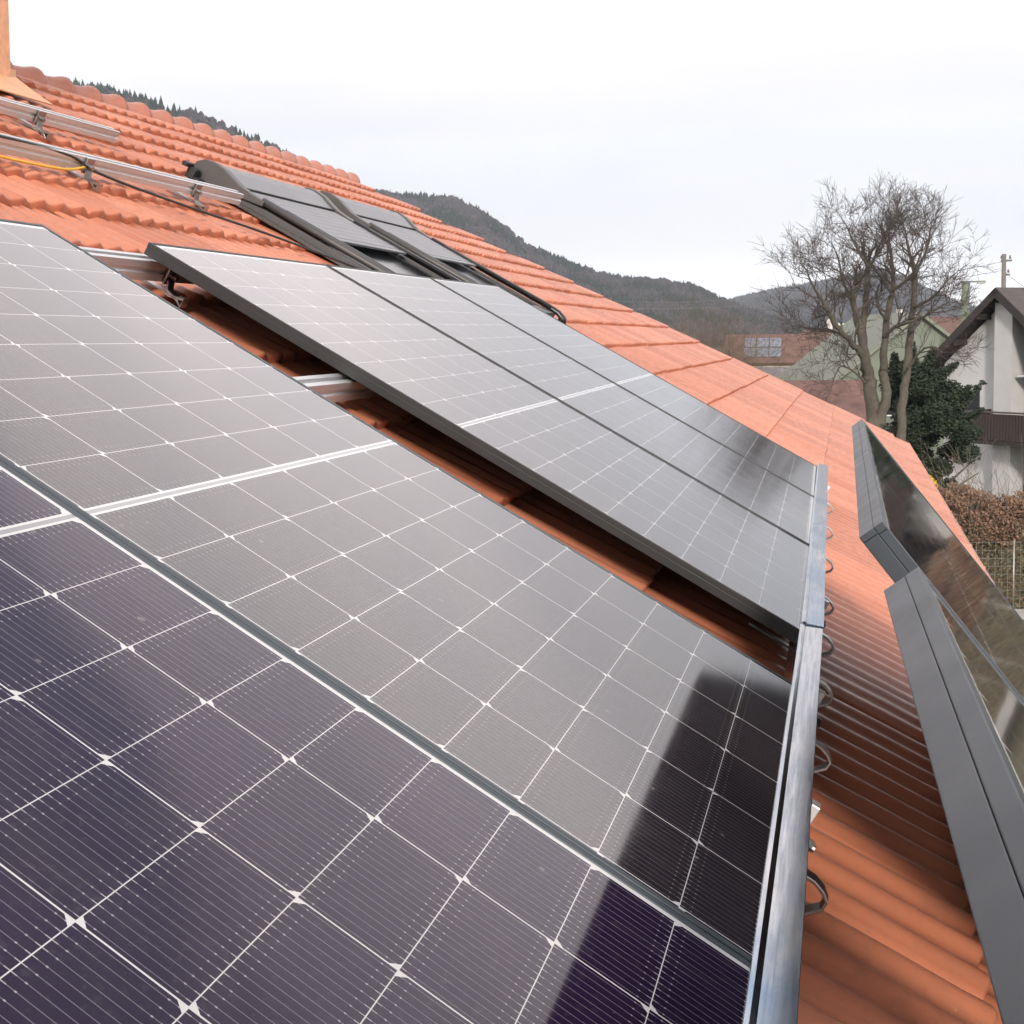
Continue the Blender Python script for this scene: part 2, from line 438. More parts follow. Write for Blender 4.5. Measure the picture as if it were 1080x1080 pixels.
# chimney, copper clad
CH = mat('copper_cladding', (.62, .30, .16), .5, .1, .18, 22, .1, .004)
ch = empty('chimney', L2W(3.72, 2.80, -.15)); tag(ch, 'copper clad chimney rising from the roof at the left edge', 'chimney')
m = MB(); m.box((0, 0, .45), (.50, .46, 1.9)); m.build('shaft', CH, ch, bevel=.006)
m = MB(); m.box((0, 0, 1.43), (.62, .58, .06)); m.build('cap', CH, ch, bevel=.006)
m = MB()
fl = [(-.42, -.44), (.38, -.44), (.30, -.20), (-.34, -.20)]
m.strip([(-.40, .055), (-.30, .062), (-.20, .075), (-.185, .10)], .62, .006)
o = m.build('apron_flashing', mat('bright_copper_flashing', (.62, .33, .17), .5, .1, .14, 10), ch, bevel=.002)
o.matrix_local = Matrix.Rotation(PITCH, 4, 'X')

# ------------------------------------------------------------------ solar panels
def build_panel(root, W, L, glass, frame, th=.035, groove=False):
    lip = .0095
    m = MB()
    x, y = W / 2, L / 2
    for sx in (-1, 1): m.box((sx * (x - lip / 2), 0, -.006), (lip, L, .012))
    for sy in (-1, 1): m.box((0, sy * (y - lip / 2), -.006), (W - 2 * lip - .0001, lip, .012))
    m.build('frame_lip', frame, root, bevel=.0009)
    m = MB(); d = .0003 if groove else .0004
    t2 = .0235 if groove else .026
    for sx in (-1, 1): m.box((sx * (x - d - .004), 0, -.0121 - (th - .0121) / 2), (.008, L - 2 * d, th - .0121))
    for sy in (-1, 1): m.box((0, sy * (y - d - .004), -.0121 - (th - .0121) / 2), (W - 2 * d - .0161, .008, th - .0121))
    m.build('frame', frame, root, bevel=.0009)
    m = MB(); m.box((0, 0, -.0035), (W - 2 * lip - .0006, L - 2 * lip - .0006, .004)); m.build('glass', glass, root)
    m = MB(); m.box((0, 0, -.0075), (W - .03, L - .03, .002)); m.build('backsheet', BACK, root)
    m = MB(); m.box((0, .0, -.0175), (.07, .045, .016)); m.build('junction_box', DARK, root, bevel=.002)
    return root
CELL = cell_mat('solar_cells', 1.72, 0., side=False, rough=.085)
CELL_P = cell_mat('coated_purple_cells', 1.72, 0., spec=.30, rough=.06, c=((.0125, .0070, .0235), (.0175, .0098, .0300)), k=1.15)
CELL_F = cell_mat('solar_cells_far', 1.685, 0., CP=.190, rp=.0905, half=.824, rough=.11, side=False)
GRP = 'solar panels lying in a row on the roof'
p = roof_empty('solar_module', 0.0, 0, 0)
tag(p, 'nearest flat solar panel with purple cells, filling the lower left foreground', 'solar panel', GRP)
build_panel(p, 1.134, 1.72, CELL_P, FRAME_MID)
p2 = empty('solar_module'); build_panel(p2, 1.134, 1.72, CELL, FRAME_MID); p2.matrix_world = Matrix.Translation(L2W(1.138, 0, 0)) @ Matrix.Rotation(PITCH, 4, 'X')
tag(p2, 'second flat solar panel, grey with sky glare, beside the tile gap', 'solar panel', GRP)
LBL = ['flat solar panel beyond the tile gap with its black frame side showing',
       'flat solar panel in the middle of the far group of three, glazed with grey glare',
       'farthest flat solar panel, lying below the bottom end of the roof windows']
PR = R(.8)
first = None
for i in range(3):
    uu = 2.145 + .59 + 1.20 * i
    M = Matrix.Translation(L2W(uu, -.0 + .0145 * (uu - 2.1), .0)) @ Matrix.Rotation(PITCH, 4, 'X') @ Matrix.Rotation(PR, 4, 'Z')
    if i == 0:
        q = empty('solar_module'); build_panel(q, 1.18, 1.685, CELL_F, FRAME, th=.030); first = q
    else: q = copy_tree(first)
    q.matrix_world = M
    tag(q, LBL[i], 'solar panel', GRP)

# two panels standing steeply on the eave
TL = R(22.5)
dv = Vector((0, -math.cos(TL), -math.sin(TL))); nn = Vector((0, -math.sin(TL), math.cos(TL)))
def stand(label, u0, u1, tv, tn, mid, yaw=0., grp='solar panels standing steeply along the eave'):
    L = u1 - u0; W = 1.134
    q = empty('solar_module')
    c = Vector(((u0 + u1) / 2, tv, tn)) + dv * (W / 2)
    B = Matrix.Rotation(PITCH, 4, 'X')
    far = Vector((u1, tv, tn)); Y = Matrix.Translation(far) @ Matrix.Rotation(yaw, 4, 'Z') @ Matrix.Translation(-far)
    B = B @ Y
    M = Matrix((dv, Vector((1, 0, 0)), nn)).transposed().to_4x4(); M.translation = c
    q.matrix_world = B @ M
    build_panel(q, W, L, cell_mat('solar_cells_standing', L, mid, rough=.035, spec=.6), FRAME_SLATE, th=.031, groove=True)
    tag(q, label, 'solar panel', grp)
    # props that carry the panel: two bent brackets from roof to the frame's back
    for s in (.22, .78):
        for b in (.80, 1.06):
            u = u0 + L * s
            pt = Vector((u, tv, tn)) + dv * b - nn * .033
            m = MB(); m.tube([pt, (u, pt.y, -.125)], .012, 8)
            o = m.build('support_leg', ALU, q, True); o.matrix_parent_inverse = (B @ M).inverted(); o.matrix_world = B.copy()
    return q
stand('steep solar panel nearest the right edge with its thick grey frame end', -1.40, .33, -.730, .434, 0., yaw=R(1.6))
stand('steep solar panel standing beyond the nearest one, its glass mirroring the garden', .86, 2.92, -.736, .399, -.25)

# ------------------------------------------------------------------ mounting rails
def rail_profile(w=.040, h=.045):
    a, b, t = w / 2, h, .003
    return [(-a, -b), (a, -b), (a, -b * .62), (a - .005, -b * .56), (a - .005, -b * .40), (a, -b * .34), (a, 0), (.007, 0), (.007, -.010), (-.007, -.010), (-.007, 0), (-a, 0), (-a, -b * .34), (-a + .005, -b * .40), (-a + .005, -b * .56), (-a, -b * .62)]
def hook(parent, u, h=.045, zt=-.125, lead=.0):
    m = MB()
    m.box((u, -.026, -h * .55), (.045, .006, .05))
    m.build('clamp_plate', STEEL, parent, bevel=.001)
    m = MB()
    m.strip([(-.032, -h * .8), (-.040, -h - .012), (-.075, -h - .020), (-.088, -h - .030), (-.090, zt + .014), (-.05, zt + .004), (.06, zt + .006), (.10, zt + .012)], .032, .006)
    m.v = [(q[0] + u, q[1], q[2]) for q in m.v]
    m.build('roof_hook', STEEL, parent, bevel=.001)
    m = MB(); m.tube([(u, -.045, -h * .55), (u, -.020, -h * .55)], .008, 6)
    m.build('bolt', STEEL, parent)
def rail(label, u0, u1, v, n, hooks, rz=0, h=.045, w=.040):
    r = roof_empty('mounting_rail', u0, v, n, rz)
    m = MB(); m.prism(rail_profile(w, h), 0, u1 - u0, 0); m.build('profile', ALU, r, bevel=.0008)
    for k in hooks: hook(r, k - u0, h, -.115 - n)
    tag(r, label, 'mounting rail', 'aluminium mounting rails bolted over the roof tiles')
    return r
rail('topmost bare aluminium rail, lying just below the chimney flashing', 1.2, 3.98, 2.04, -.048, [3.42, 2.3], R(.8))
rail('longer bare aluminium rail carrying the black and yellow cables', .6, 4.20, 1.625, -.045, [1.9, 3.05, 3.80], R(-.2))
rail('upper aluminium rail crossing the tile gap at the top of the panels', -1.6, 5.4, .86 - .02, -.040, [.5, 2.27, 3.6, 4.9], R(.1), .05)
rail('lower aluminium rail crossing the tile gap at mid panel', -1.6, 5.4, .262, -.040, [.5, 2.75, 3.6, 4.9], R(.3), .05)

# polished edge profile along the lower edge of the panels
def edge_profile(label, u0, u1, v0, v1, hooks, clips, tilt=30, n0=.002):
    ang = math.atan2(v1 - v0, u1 - u0)
    r = roof_empty('edge_rail', u0, v0, n0, ang)
    Ln = math.hypot(u1 - u0, v1 - v0)
    c, s = math.cos(R(tilt)), math.sin(R(tilt))
    w = .032
    # lip on the panel side, then the wide face tilted towards the panels
    prof = [(0.006, -.045), (.006, -.002), (.002, .002), (-.003, .002), (-.0045, .0008), (-.010 - w * c * .97, -.002 + w * s), (-.010 - w * c, -.006 + w * s), (-.010 - w * c + .002, -.052), (-.03, -.055)]
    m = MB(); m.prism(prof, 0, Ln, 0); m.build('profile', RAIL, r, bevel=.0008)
    for k in hooks:
        m = MB(); u = k - u0
        m.strip([(-.02, -.048), (-.08, -.050), (-.094, -.055), (-.104, -.063), (-.104, -.076), (-.078, -.106), (-.02, -.113), (.08, -.112)],   .026, .005)
        m.v = [(q[0] + u, q[1], q[2]) for q in m.v]
        m.build('roof_hook', STEEL, r, bevel=.001)
    for k in clips:
        m = MB(); u = k - u0
        m.box((u, -.060, -.032), (.024, .013, .030)); m.box((u, -.045, -.050), (.022, .038, .012))
        o = m.build('end_clamp', ALU, r, bevel=.0015)
        m = MB(); m.tube([(u - .022, -.030, -.062), (u - .022, -.086, -.068)], .0055, 8); m.tube([(u - .022, -.072, -.066), (u - .022, -.081, -.0675)], .010, 6)
        b = m.build('bolt', STEEL, o)
    tag(r, label, 'edge rail', 'polished aluminium profiles along the lower panel edge')
    return r
edge_profile('near polished aluminium profile along the panel bottom, with blue sky reflection painted on', -1.7, 2.22, -.839, -.828, [.55, 1.02, 1.62, 2.05], [1.20, 1.84])
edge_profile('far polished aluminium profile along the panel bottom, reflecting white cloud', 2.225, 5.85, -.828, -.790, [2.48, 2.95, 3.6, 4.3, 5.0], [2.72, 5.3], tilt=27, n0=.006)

# cables
BLK = mat('black_cable', (.02, .02, .02), .5, 0, .1, 30)
YEL = mat('yellow_green_cable', (.75, .42, .03), .5, 0, .1, 30)
def rcable(name, label, pts, r, m_, cat='cable'):
    m = MB()
    P = [L2W(*q) for q in pts]
    # smooth the path
    Q = []
    for i in range(len(P) - 1):
        p0, p1, p2, p3 = P[max(i - 1, 0)], P[i], P[i + 1], P[min(i + 2, len(P) - 1)]
        for t in np.linspace(0, 1, 8, endpoint=False):
            Q.append(.5 * ((2 * p1) + (p2 - p0) * t + (2 * p0 - 5 * p1 + 4 * p2 - p3) * t * t + (3 * p1 - p0 - 3 * p2 + p3) * t ** 3))
    Q.append(P[-1])
    m.tube(Q, r, 8)
    return tag(m.build(name, m_, None, True), label, cat)
rcable('solar_cable', 'thin black cable running from the long rail down across the tiles', [(1.6, 1.60, -.05), (2.3, 1.60, -.045), (2.9, 1.60, -.05), (3.1, 1.575, -.08), (3.45, 1.48, -.092), (3.95, 1.30, -.09), (4.35, 1.08, -.088), (4.62, .86, -.09), (4.7, .70, -.10)], .0045, BLK)
rcable('earth_cable', 'yellow earthing cable hanging along the long bare rail', [(1.6, 1.59, -.07), (2.3, 1.575, -.085), (2.6, 1.57, -.092), (2.9, 1.575, -.090), (3.03, 1.59, -.075)], .0042, YEL)
rcable('earthing_loop', 'small yellow green cable loop in the dark gap under the panel edge', [(2.75, -.05, -.075), (2.60, .02, -.08), (2.50, .05, -.085), (2.50, .02, -.095), (2.60, -.03, -.09), (2.75, -.10, -.08)], .004, mat('green_yellow_wire', (.30, .33, .02), .5, 0, .1, 30))

# ------------------------------------------------------------------ roof windows with roller shutters
SK = mat('umber_grey_metal', (.078, .073, .071), .42, .3, .08, 5)
SKL = mat('light_grey_shutter', (.21, .21, .22), .45, .3, .06, 5)
SKD = mat('dark_rail_metal', (.030, .029, .030), .33, .4, .1, 8)
GLS = G('window_glass'); GLS.p.inputs['Base Color'].default_value = (.015, .017, .018, 1); GLS.p.inputs['Roughness'].default_value = .12; GLS.p.inputs['Specular IOR Level'].default_value = .12
def roof_window(label, u0, v1, W, H, near_bracket):
    r = roof_empty('roof_window', u0, v1, -.118); r.scale = (1, 1, .64)          # local: x across, y up-slope (0 at head), z off the roof
    m = MB(); m.box((W / 2, -H / 2, .020), (W + .10, H + .16, .02)); m.box((W / 2, -H - .14, .012), (W + .22, .18, .006)); m.build('flashing', SK, r, bevel=.002)
    m = MB()
    for x in (.03, W - .03): m.box((x, -H / 2, .040), (.056, H, .052))
    m.box((W / 2, -H + .04, .055), (W - .12, .08, .04)); m.box((W / 2, -.03, .06), (W - .12, .06, .07))
    m.build('frame', SK, r, bevel=.006)
    m = MB(); m.box((W / 2, -H / 2, .050), (W - .118, H - .13, .01)); m.build('pane', GLS.m, r)
    # shutter box: hood with a rounded back, sweeping down into the side rails
    prof = [(.055, .03), (.075, .075), (.070, .115), (.045, .148), (.005, .160), (-.045, .152), (-.085, .130), (-.120, .112), (-.120, .095), (-.05, .03)]
    m = MB(); m.prism(prof, .05, W - .05, 0); m.build('shutter_box', SKL, r, bevel=.004)
    cap = [(.060, .015), (.085, .072), (.078, .122), (.050, .157), (.005, .170), (-.050, .162), (-.095, .140), (-.14, .120), (-.20, .112), (-.26, .110), (-.26, .075), (-.05, .03)]
    for xa, xb in ((-.012, .046), (W - .046, W + .012)):
        m = MB(); m.prism(cap, xa, xb, 0); m.build('end_cap', SK, r, bevel=.006)
    m = MB(); m.box((W / 2, -.127, .105), (W - .10, .012, .020)); m.build('box_slot', SKD, r)
    m = MB(); nsl = 8
    for k in range(nsl): m.box((W / 2, -.16 - .047 * k, .098), (W - .13, .0465, .010))
    m.box((W / 2, -.16 - .047 * nsl, .096), (W - .13, .03, .018))
    m.build('shutter_curtain', SKL, r, bevel=.003)
    for x in (.028, W - .028):
        pts = [(x, -.24, .100), (x, -H * .6, .098), (x, -H + .06, .096), (x, -H - .015, .088), (x, -H - .050, .066), (x, -H - .056, .030)]
        m = MB(); m.tube(pts, .026, 10); m.build('side_rail', SKD if x > .1 else SK, r, True)
        m = MB(); m.box((x + (.035 if x < .1 else -.035), -H / 2 - .15, .112), (.022, H - .36, .022)); m.build('inner_rail', SKD, r, bevel=.005)
    if near_bracket:
        m = MB(); m.box((-.05, .05, .05), (.05, .04, .07)); m.box((-.08, .07, .09), (.07, .025, .03)); m.box((-.02, .02, .03), (.10, .03, .02))
        m.build('bracket', DARK, r, bevel=.006)
    tag(r, label, 'roof window', 'roof windows with half lowered shutters')
    return r
roof_window('nearer roof window with grey half lowered roller shutter', 4.36, 1.83, 1.14, .98, True)
roof_window('farther roof window, its rounded rail ends showing above the tiles', 5.72, 1.85, 1.14, 1.06, False)

# ------------------------------------------------------------------ ground and hills
GZ = -7.0
GRASS = mat('meadow_ground', (.060, .070, .030), .9, 0, .3, .35, .3, .05, c2=(.115, .095, .055), detail=6)
n = 60; xs = np.concatenate([np.linspace(-60, 160, 40), np.linspace(220, 9000, 22)]); ys = np.concatenate([np.linspace(-6000, -180, 14), np.linspace(-150, 150, 30), np.linspace(180, 6000, 14)])
V = [(x, y, GZ + (.25 * math.sin(x * .11) * math.cos(y * .13) if 25 < x < 200 else 0)) for x in xs for y in ys]
m_ = len(ys); F = [(i * m_ + j, (i + 1) * m_ + j, (i + 1) * m_ + j + 1, i * m_ + j + 1) for i in range(len(xs) - 1) for j in range(m_ - 1)]
tag(np_mesh('ground', V, F, GRASS, None, True), kind='structure')

def hill(name, D, pts, ntree, hmin, hmax, cfrac, seed, kcol):
    r = np.random.default_rng(seed)
    px = np.array([q[0] for q in pts], float); py = np.array([q[1] for q in pts], float)
    X = np.linspace(px[0], px[-1], 60); Y = np.interp(X, px, py)
    T = np.linspace(0, 1, 16); V = []
    wob = np.cumsum(r.normal(0, 1, 60)); wob = (wob - wob.mean()) / (wob.std() + 1e-6)
    P = np.zeros((60, 16, 3))
    for i in range(60):
        top = at(X[i], Y[i], D); dirx = (top - CAM); dirx.z = 0; 
        for j, t in enumerate(T):
            f = .60 + .40 * t
            q = CAM + dirx * f
            z = GZ + (top.z - GZ) * (t ** .85) * (1 + .06 * wob[i] * math.sin(math.pi * t))
            P[i, j] = (q.x, q.y, z)
    F = [(i * 16 + j, i * 16 + j + 1, (i + 1) * 16 + j + 1, (i + 1) * 16 + j) for i in range(59) for j in range(15)]
    # far side so that the hill is a body, not a sheet
    Vv = P.reshape(-1, 3).tolist(); b = len(Vv)
    for i in range(60):
        q = P[i, 15]; d = (Vector(q) - CAM); d.z = 0
        Vv.append((q[0] + d.x * .4, q[1] + d.y * .4, GZ - 1))
    F += [(i * 16 + 15, b + i, b + i + 1, (i + 1) * 16 + 15) for i in range(59)]
    tag(np_mesh(name, Vv, F, mat(name + '_floor', (.055, .045, .035), .95, 0, .3, .02), None, True), kind='structure')
    # the wood on it
    a = r.random(ntree) * 58.99; tt = r.random(ntree) ** .75 * 15 * .999
    i0 = a.astype(int); j0 = np.minimum(tt.astype(int), 14); fa = (a - i0)[:, None]; ft = (tt - j0)[:, None]
    B = (P[i0, j0] * (1 - fa) + P[i0 + 1, j0] * fa) * (1 - ft) + (P[i0, j0 + 1] * (1 - fa) + P[i0 + 1, j0 + 1] * fa) * ft
    patch = np.sin(a * .9 + tt * .7) + np.sin(a * .37 - tt * 1.3 + 1.0) + r.normal(0, .8, ntree)
    con = patch > np.quantile(patch, 1 - cfrac)
    h = r.uniform(hmin, hmax, ntree)
    for kind, sel, mt in (('conifer', con, kcol[0]), ('bare', ~con, kcol[1])):
        Bk = B[sel]; hk = h[sel] * (1 if kind == 'conifer' else .85); nk = len(Bk)
        if kind == 'conifer': prof = [(.02, .24), (.30, .17), (.34, .21), (.60, .11), (.63, .145), (1.0, .004)]
        else: prof = [(.10, .03), (.35, .26), (.60, .33), (.82, .25), (1.0, .06)]
        S = 6; m = len(prof)
        ang = np.linspace(0, 2 * np.pi, S, endpoint=False)
        VV = np.zeros((nk, m, S, 3))
        ph = r.random((nk, 1)) * 6.28
        for k, (zz, rr) in enumerate(prof):
            jit = r.uniform(.6, 1.35, (nk, S))
            VV[:, k, :, 0] = Bk[:, 0:1] + np.cos(ang + ph) * rr * hk[:, None] * jit
            VV[:, k, :, 1] = Bk[:, 1:2] + np.sin(ang + ph) * rr * hk[:, None] * jit
            VV[:, k, :, 2] = Bk[:, 2:3] + zz * hk[:, None] * r.uniform(.92, 1.06, (nk, S))
        idx = np.arange(nk)[:, None] * (m * S)
        fl = []
        for k in range(m - 1):
            for s in range(S): fl.append([k * S + s, k * S + (s + 1) % S, (k + 1) * S + (s + 1) % S, (k + 1) * S + s])
        FF = (idx[:, :, None] + np.array(fl)[None]).reshape(-1, 4)
        o = np_mesh('conifer_wood' if kind == 'conifer' else 'leafless_wood', VV.reshape(-1, 3), FF, mt, None, False)
        tag(o, ('dark spruce wood covering ' if kind == 'conifer' else 'purplish leafless wood covering ') + WOOD[name], 'wood', kind='stuff')
WOOD = {'near_hill': 'the near hilltop behind the roof ridge', 'ridge_hill': 'the long hill sloping down behind the roof', 'far_mountain': 'the bluish mountain behind the bare tree'}
CON = mat('spruce_green', (.016, .026, .016), .9, 0, .45, .05)
DEC = mat('leafless_brown', (.054, .046, .049), .95, 0, .40, .05)
kc = (CON, DEC)
hill('near_hill', 1100, [(-350, 60), (-100, 78), (40, 92), (100, 101), (150, 112), (200, 126), (250, 147), (300, 172), (360, 205), (430, 250)], 7500, 9, 15, .6, 3, kc)
hill('ridge_hill', 1900, [(250, 235), (330, 214), (390, 207), (430, 212), (478, 215), (510, 230), (560, 267), (610, 288), (650, 299), (700, 303), (730, 308), (756, 320), (790, 335), (860, 356)], 15000, 9, 16, .42, 5, kc)
hill('far_mountain', 4200, [(660, 350), (720, 332), (767, 322), (802, 313), (839, 307), (873, 300), (902, 295), (917, 286), (932, 288), (954, 296), (976, 309), (1002, 320), (1024, 329), (1080, 340), (1200, 352)], 9000, 14, 24, .4, 8, kc)

# ------------------------------------------------------------------ trees
BARK = mat('grey_brown_bark', (.062, .050, .041), .9, 0, .45, 5, .8, .05, c2=(.095, .085, .062))
TWIG = mat('brown_twigs', (.058, .043, .038), .9, 0, .3, 6)
class Tree:
    def __init__(s, seed): s.r = random.Random(seed); s.big = MB(); s.fine = MB(); s.n = 0
    def limb(s, pts, radii):
        """a limb given by points; resampled with a little wander; returns the fine path"""
        P = [Vector(p) for p in pts]; Q = []; rr = []
        for i in range(len(P) - 1):
            p0, p1, p2, p3 = P[max(i - 1, 0)], P[i], P[i + 1], P[min(i + 2, len(P) - 1)]
            for t in np.linspace(0, 1, 5, endpoint=False):
                Q.append(.5 * ((2 * p1) + (p2 - p0) * t + (2 * p0 - 5 * p1 + 4 * p2 - p3) * t * t + (3 * p1 - p0 - 3 * p2 + p3) * t ** 3)); rr.append(radii[i] * (1 - t) + radii[i + 1] * t)
        Q.append(P[-1]); rr.append(radii[-1])
        Q = [q + Vector([s.r.gauss(0, .18) * r for _ in range(3)]) for q, r in zip(Q, rr)]
        rr = [r * s.r.uniform(.92, 1.10) for r in rr]
        s.big.tube(Q, rr, 8 if max(rr) > .08 else 5)
        return Q, rr
    def twig(s, p, d, r, ln, depth, up=.25):
        r_ = s.r; k = 4 if depth > 1 else 2; wb = .17 if depth > 1 else .09
        Q = [p.copy()]; R_ = [r]; d = d.normalized(); q = p.copy()
        for i in range(k):
            d = (d + Vector((r_.gauss(0, wb), r_.gauss(0, wb), r_.gauss(0, wb) + up * .30))).normalized()
            q = q + d * ln / k; Q.append(q.copy()); R_.append(max(r * (1 - .75 * (i + 1) / k), .004))
        (s.big if r > .035 else s.fine).tube(Q, R_, 5 if r > .03 else 3, False); s.n += 1
        if depth <= 0: return
        nb = r_.choice((2, 3, 4)) if depth > 1 else r_.choice((3, 4, 4))
        for j in range(nb):
            t = r_.uniform(.25, 1.0); i = min(int(t * k), k - 1); f = t * k - i
            b = Q[i].lerp(Q[i + 1], f)
            dd = (Q[i + 1] - Q[i]).normalized()
            side = Vector((r_.gauss(0, 1), r_.gauss(0, 1), r_.gauss(0, .7))); side -= dd * side.dot(dd)
            if side.length < .01: continue
            a = r_.uniform(.5, 1.0)
            s.twig(b, dd * (1 - a * .35) + side.normalized() * a * .75, max(R_[i] * .68, .006), ln * r_.uniform(.55, .85), depth - 1, up)
    def shoots(s, Q, rr, every, ln, depth, lo=.35, r0=.03, up=.3):
        L = len(Q)
        for i in range(int(L * lo), L):
            if s.r.random() < every:
                dd = (Q[min(i + 1, L - 1)] - Q[max(i - 1, 0)]).normalized()
                side = Vector((s.r.gauss(0, 1), s.r.gauss(0, 1), s.r.gauss(0, .6))); side -= dd * side.dot(dd)
                s.twig(Q[i], side.normalized() * .8 + dd * .6 + Vector((0, 0, .15)), min(rr[i] * .6, r0), ln * s.r.uniform(.6, 1.15), depth, up)
        d = (Q[-1] - Q[-3]).normalized()
        for k in range(3):
            s.twig(Q[-1], d + Vector((s.r.gauss(0, .5), s.r.gauss(0, .5), s.r.gauss(0, .3))), rr[-1] * .8, ln * .85, depth, up)

TD = 45.0
big = Tree(11)
def tp(x, y, dd=0):
    if y < 350: y = 350 - (350 - y) * .80
    x = 930 + (x - 930) * (.86 if x < 930 else .95)
    return at(x, y, TD + dd)
sp_ = TD / FPX
limbs = [  # (points in the picture, depth offset at the tip, radii in pixels)
 ([(918, 640), (919, 540), (921, 460), (916, 410), (912, 388)], 0, [17, 15, 14, 12, 10]),
 ([(926, 450), (934, 420), (932, 390)], 0, [11, 9, 7.5]),
 ([(913, 400), (906.7, 375.6), (893, 362), (873, 340), (858, 311), (847, 292), (838, 270)], -2.2, [7, 6.5, 5.5, 4.5, 3.2, 2.2, 1.2]),
 ([(911, 391), (903, 345), (894, 311), (895.6, 289)], -.6, [9, 7, 5, 3.2]),
 ([(896, 318), (888, 298), (881, 280), (878, 258), (872, 240)], .8, [3.6, 2.8, 2.2, 1.6, 1]),
 ([(912, 388), (907, 356), (911, 304), (914, 262)], .8, [8, 7, 5.5, 4.6]),
 ([(914, 264), (903, 246), (893, 226), (886, 208)], 1.5, [3.6, 2.6, 1.9, 1.0]),
 ([(914, 264), (922, 252), (930, 240), (931, 222)], -.6, [3.8, 2.9, 2.0, 1.0]),
 ([(932, 392), (935.5, 335.5), (942, 295.5), (942, 266), (939, 236), (936, 214)], 1.2, [7.5, 6, 4.8, 3.4, 2.2, 1.1]),
 ([(941, 298), (930, 280), (922, 268), (916, 258)], 1.6, [3.2, 2.5, 1.9, 1.1]),
 ([(942, 296), (955, 285), (966, 270), (972, 250)], -1.4, [3.8, 3, 2.2, 1.1]),
 ([(950, 620), (950, 520), (953, 430), (958, 385), (961, 355), (965.5, 313), (966.7, 273), (961, 247), (957, 222)], 1.6, [9, 8.5, 8, 7, 6.5, 5.5, 4.4, 2.8, 1.3]),
 ([(966, 275), (975, 255), (981, 235), (984, 215)], 2.4, [3.4, 2.4, 1.7, .9]),
 ([(965.5, 318), (980, 310), (993, 297), (1003, 282)], -.8, [3.6, 2.8, 2.1, 1.1]),
 ([(962, 350), (976, 331), (990, 320), (1004, 312)], 2.2, [3.4, 2.6, 2, 1.1]),
 ([(932, 356), (942, 346), (955, 339), (972, 333), (985, 322)], -1.5, [3.8, 3.4, 2.8, 2.2, 1.2]),
 ([(893, 362), (878, 352), (862, 348), (848, 346), (840, 352)], -1.2, [2.8, 2.2, 1.7, 1.3, .9]),
 ([(873, 340), (866, 324), (862, 304), (863, 284)], 1.0, [2.8, 2.1, 1.6, .9]),
 ([(935, 335), (926, 318), (924, 300), (929, 284)], -1.0, [2.8, 2.2, 1.7, 1]),
 ([(916, 408), (896, 392), (880, 386), (872, 398)], -.8, [2.8, 2.1, 1.6, 1]),
 ([(958, 390), (972, 372), (984, 366), (998, 372)], -1.0, [2.6, 2, 1.5, .9]),
]
for pts, dd, rad in limbs:
    k = len(pts) - 1
    Q, rr = big.limb([tp(x, y, dd * i / k) for i, (x, y) in enumerate(pts)], [q * sp_ * .54 for q in rad])
    if rad[0] < 9.5 or pts[0][1] > 600 and rad[-1] < 2:
        lo = .25 if pts[0][1] < 500 else .6
        big.shoots(Q, rr, .44, 1.0, 3, lo * .9, .042)
tree = empty('bare_tree', tp(920, 640)); tree.location.z = GZ
tag(tree, 'large leafless tree with forked trunks beside the white house', 'tree')
def settle(mb, loc): mb.v = [(p[0] - loc[0], p[1] - loc[1], p[2] - loc[2]) for p in mb.v]; return mb
settle(big.big, tree.location).build('trunk', BARK, tree, True)
settle(big.fine, tree.location).build('twigs', TWIG, tree, True)
print('twigs', big.n)

def bare_shrub(seed, h, spread, nst, m_=TWIG):
    t = Tree(seed)
    for k in range(nst):
        a = t.r.uniform(0, 6.28); d = Vector((math.cos(a) * spread, math.sin(a) * spread, 1))
        t.twig(Vector((math.cos(a) * .2, math.sin(a) * .2, 0)), d, .022 * h / 4 + .012, h * t.r.uniform(.5, .75), 3, .3)
    t.big.v, t.big.f = t.big.v, t.big.f
    b = len(t.fine.v); t.fine.add(t.big.v, t.big.f)
    return t.fine
shr = []
SH = ['leafless brown shrub in the thicket beyond the roof edge']
kinds = [bare_shrub(31 + i, 6.5, .42, 13).build('bare_shrub', mat('thicket_twigs', c, .95, 0, .3, 2), None, True) for i, c in enumerate([(.115, .080, .052), (.10, .075, .06), (.13, .095, .055)])]
spots = [(690, 372, 96, 1.0), (712, 374, 88, .95), (730, 376, 104, 1.1), (748, 378, 92, 1.05), (764, 380, 110, 1.15), (775, 384, 82, .9), (790, 390, 92, .75), (806, 396, 78, .62), (822, 400, 84, .6), (842, 404, 76, .6), (856, 408, 80, .62), (720, 372, 130, 1.25), (745, 374, 125, 1.3), (700, 372, 140, 1.35), (870, 400, 96, .7), (668, 368, 112, 1.1)]
for i, (x, y, D, s) in enumerate(spots):
    o = kinds[i] if i < 3 else kinds[i % 3].copy()
    if i >= 3: col.objects.link(o)
    q = at(x, y, D); o.location = (q.x, q.y, GZ); o.rotation_euler = (0, 0, i * 1.7); s *= 1.06; o.scale = (s, s, s)
    tag(o, 'leafless brown shrub in the thicket beyond the tiled roof edge', 'shrub', 'leafless shrubs beyond the roof')

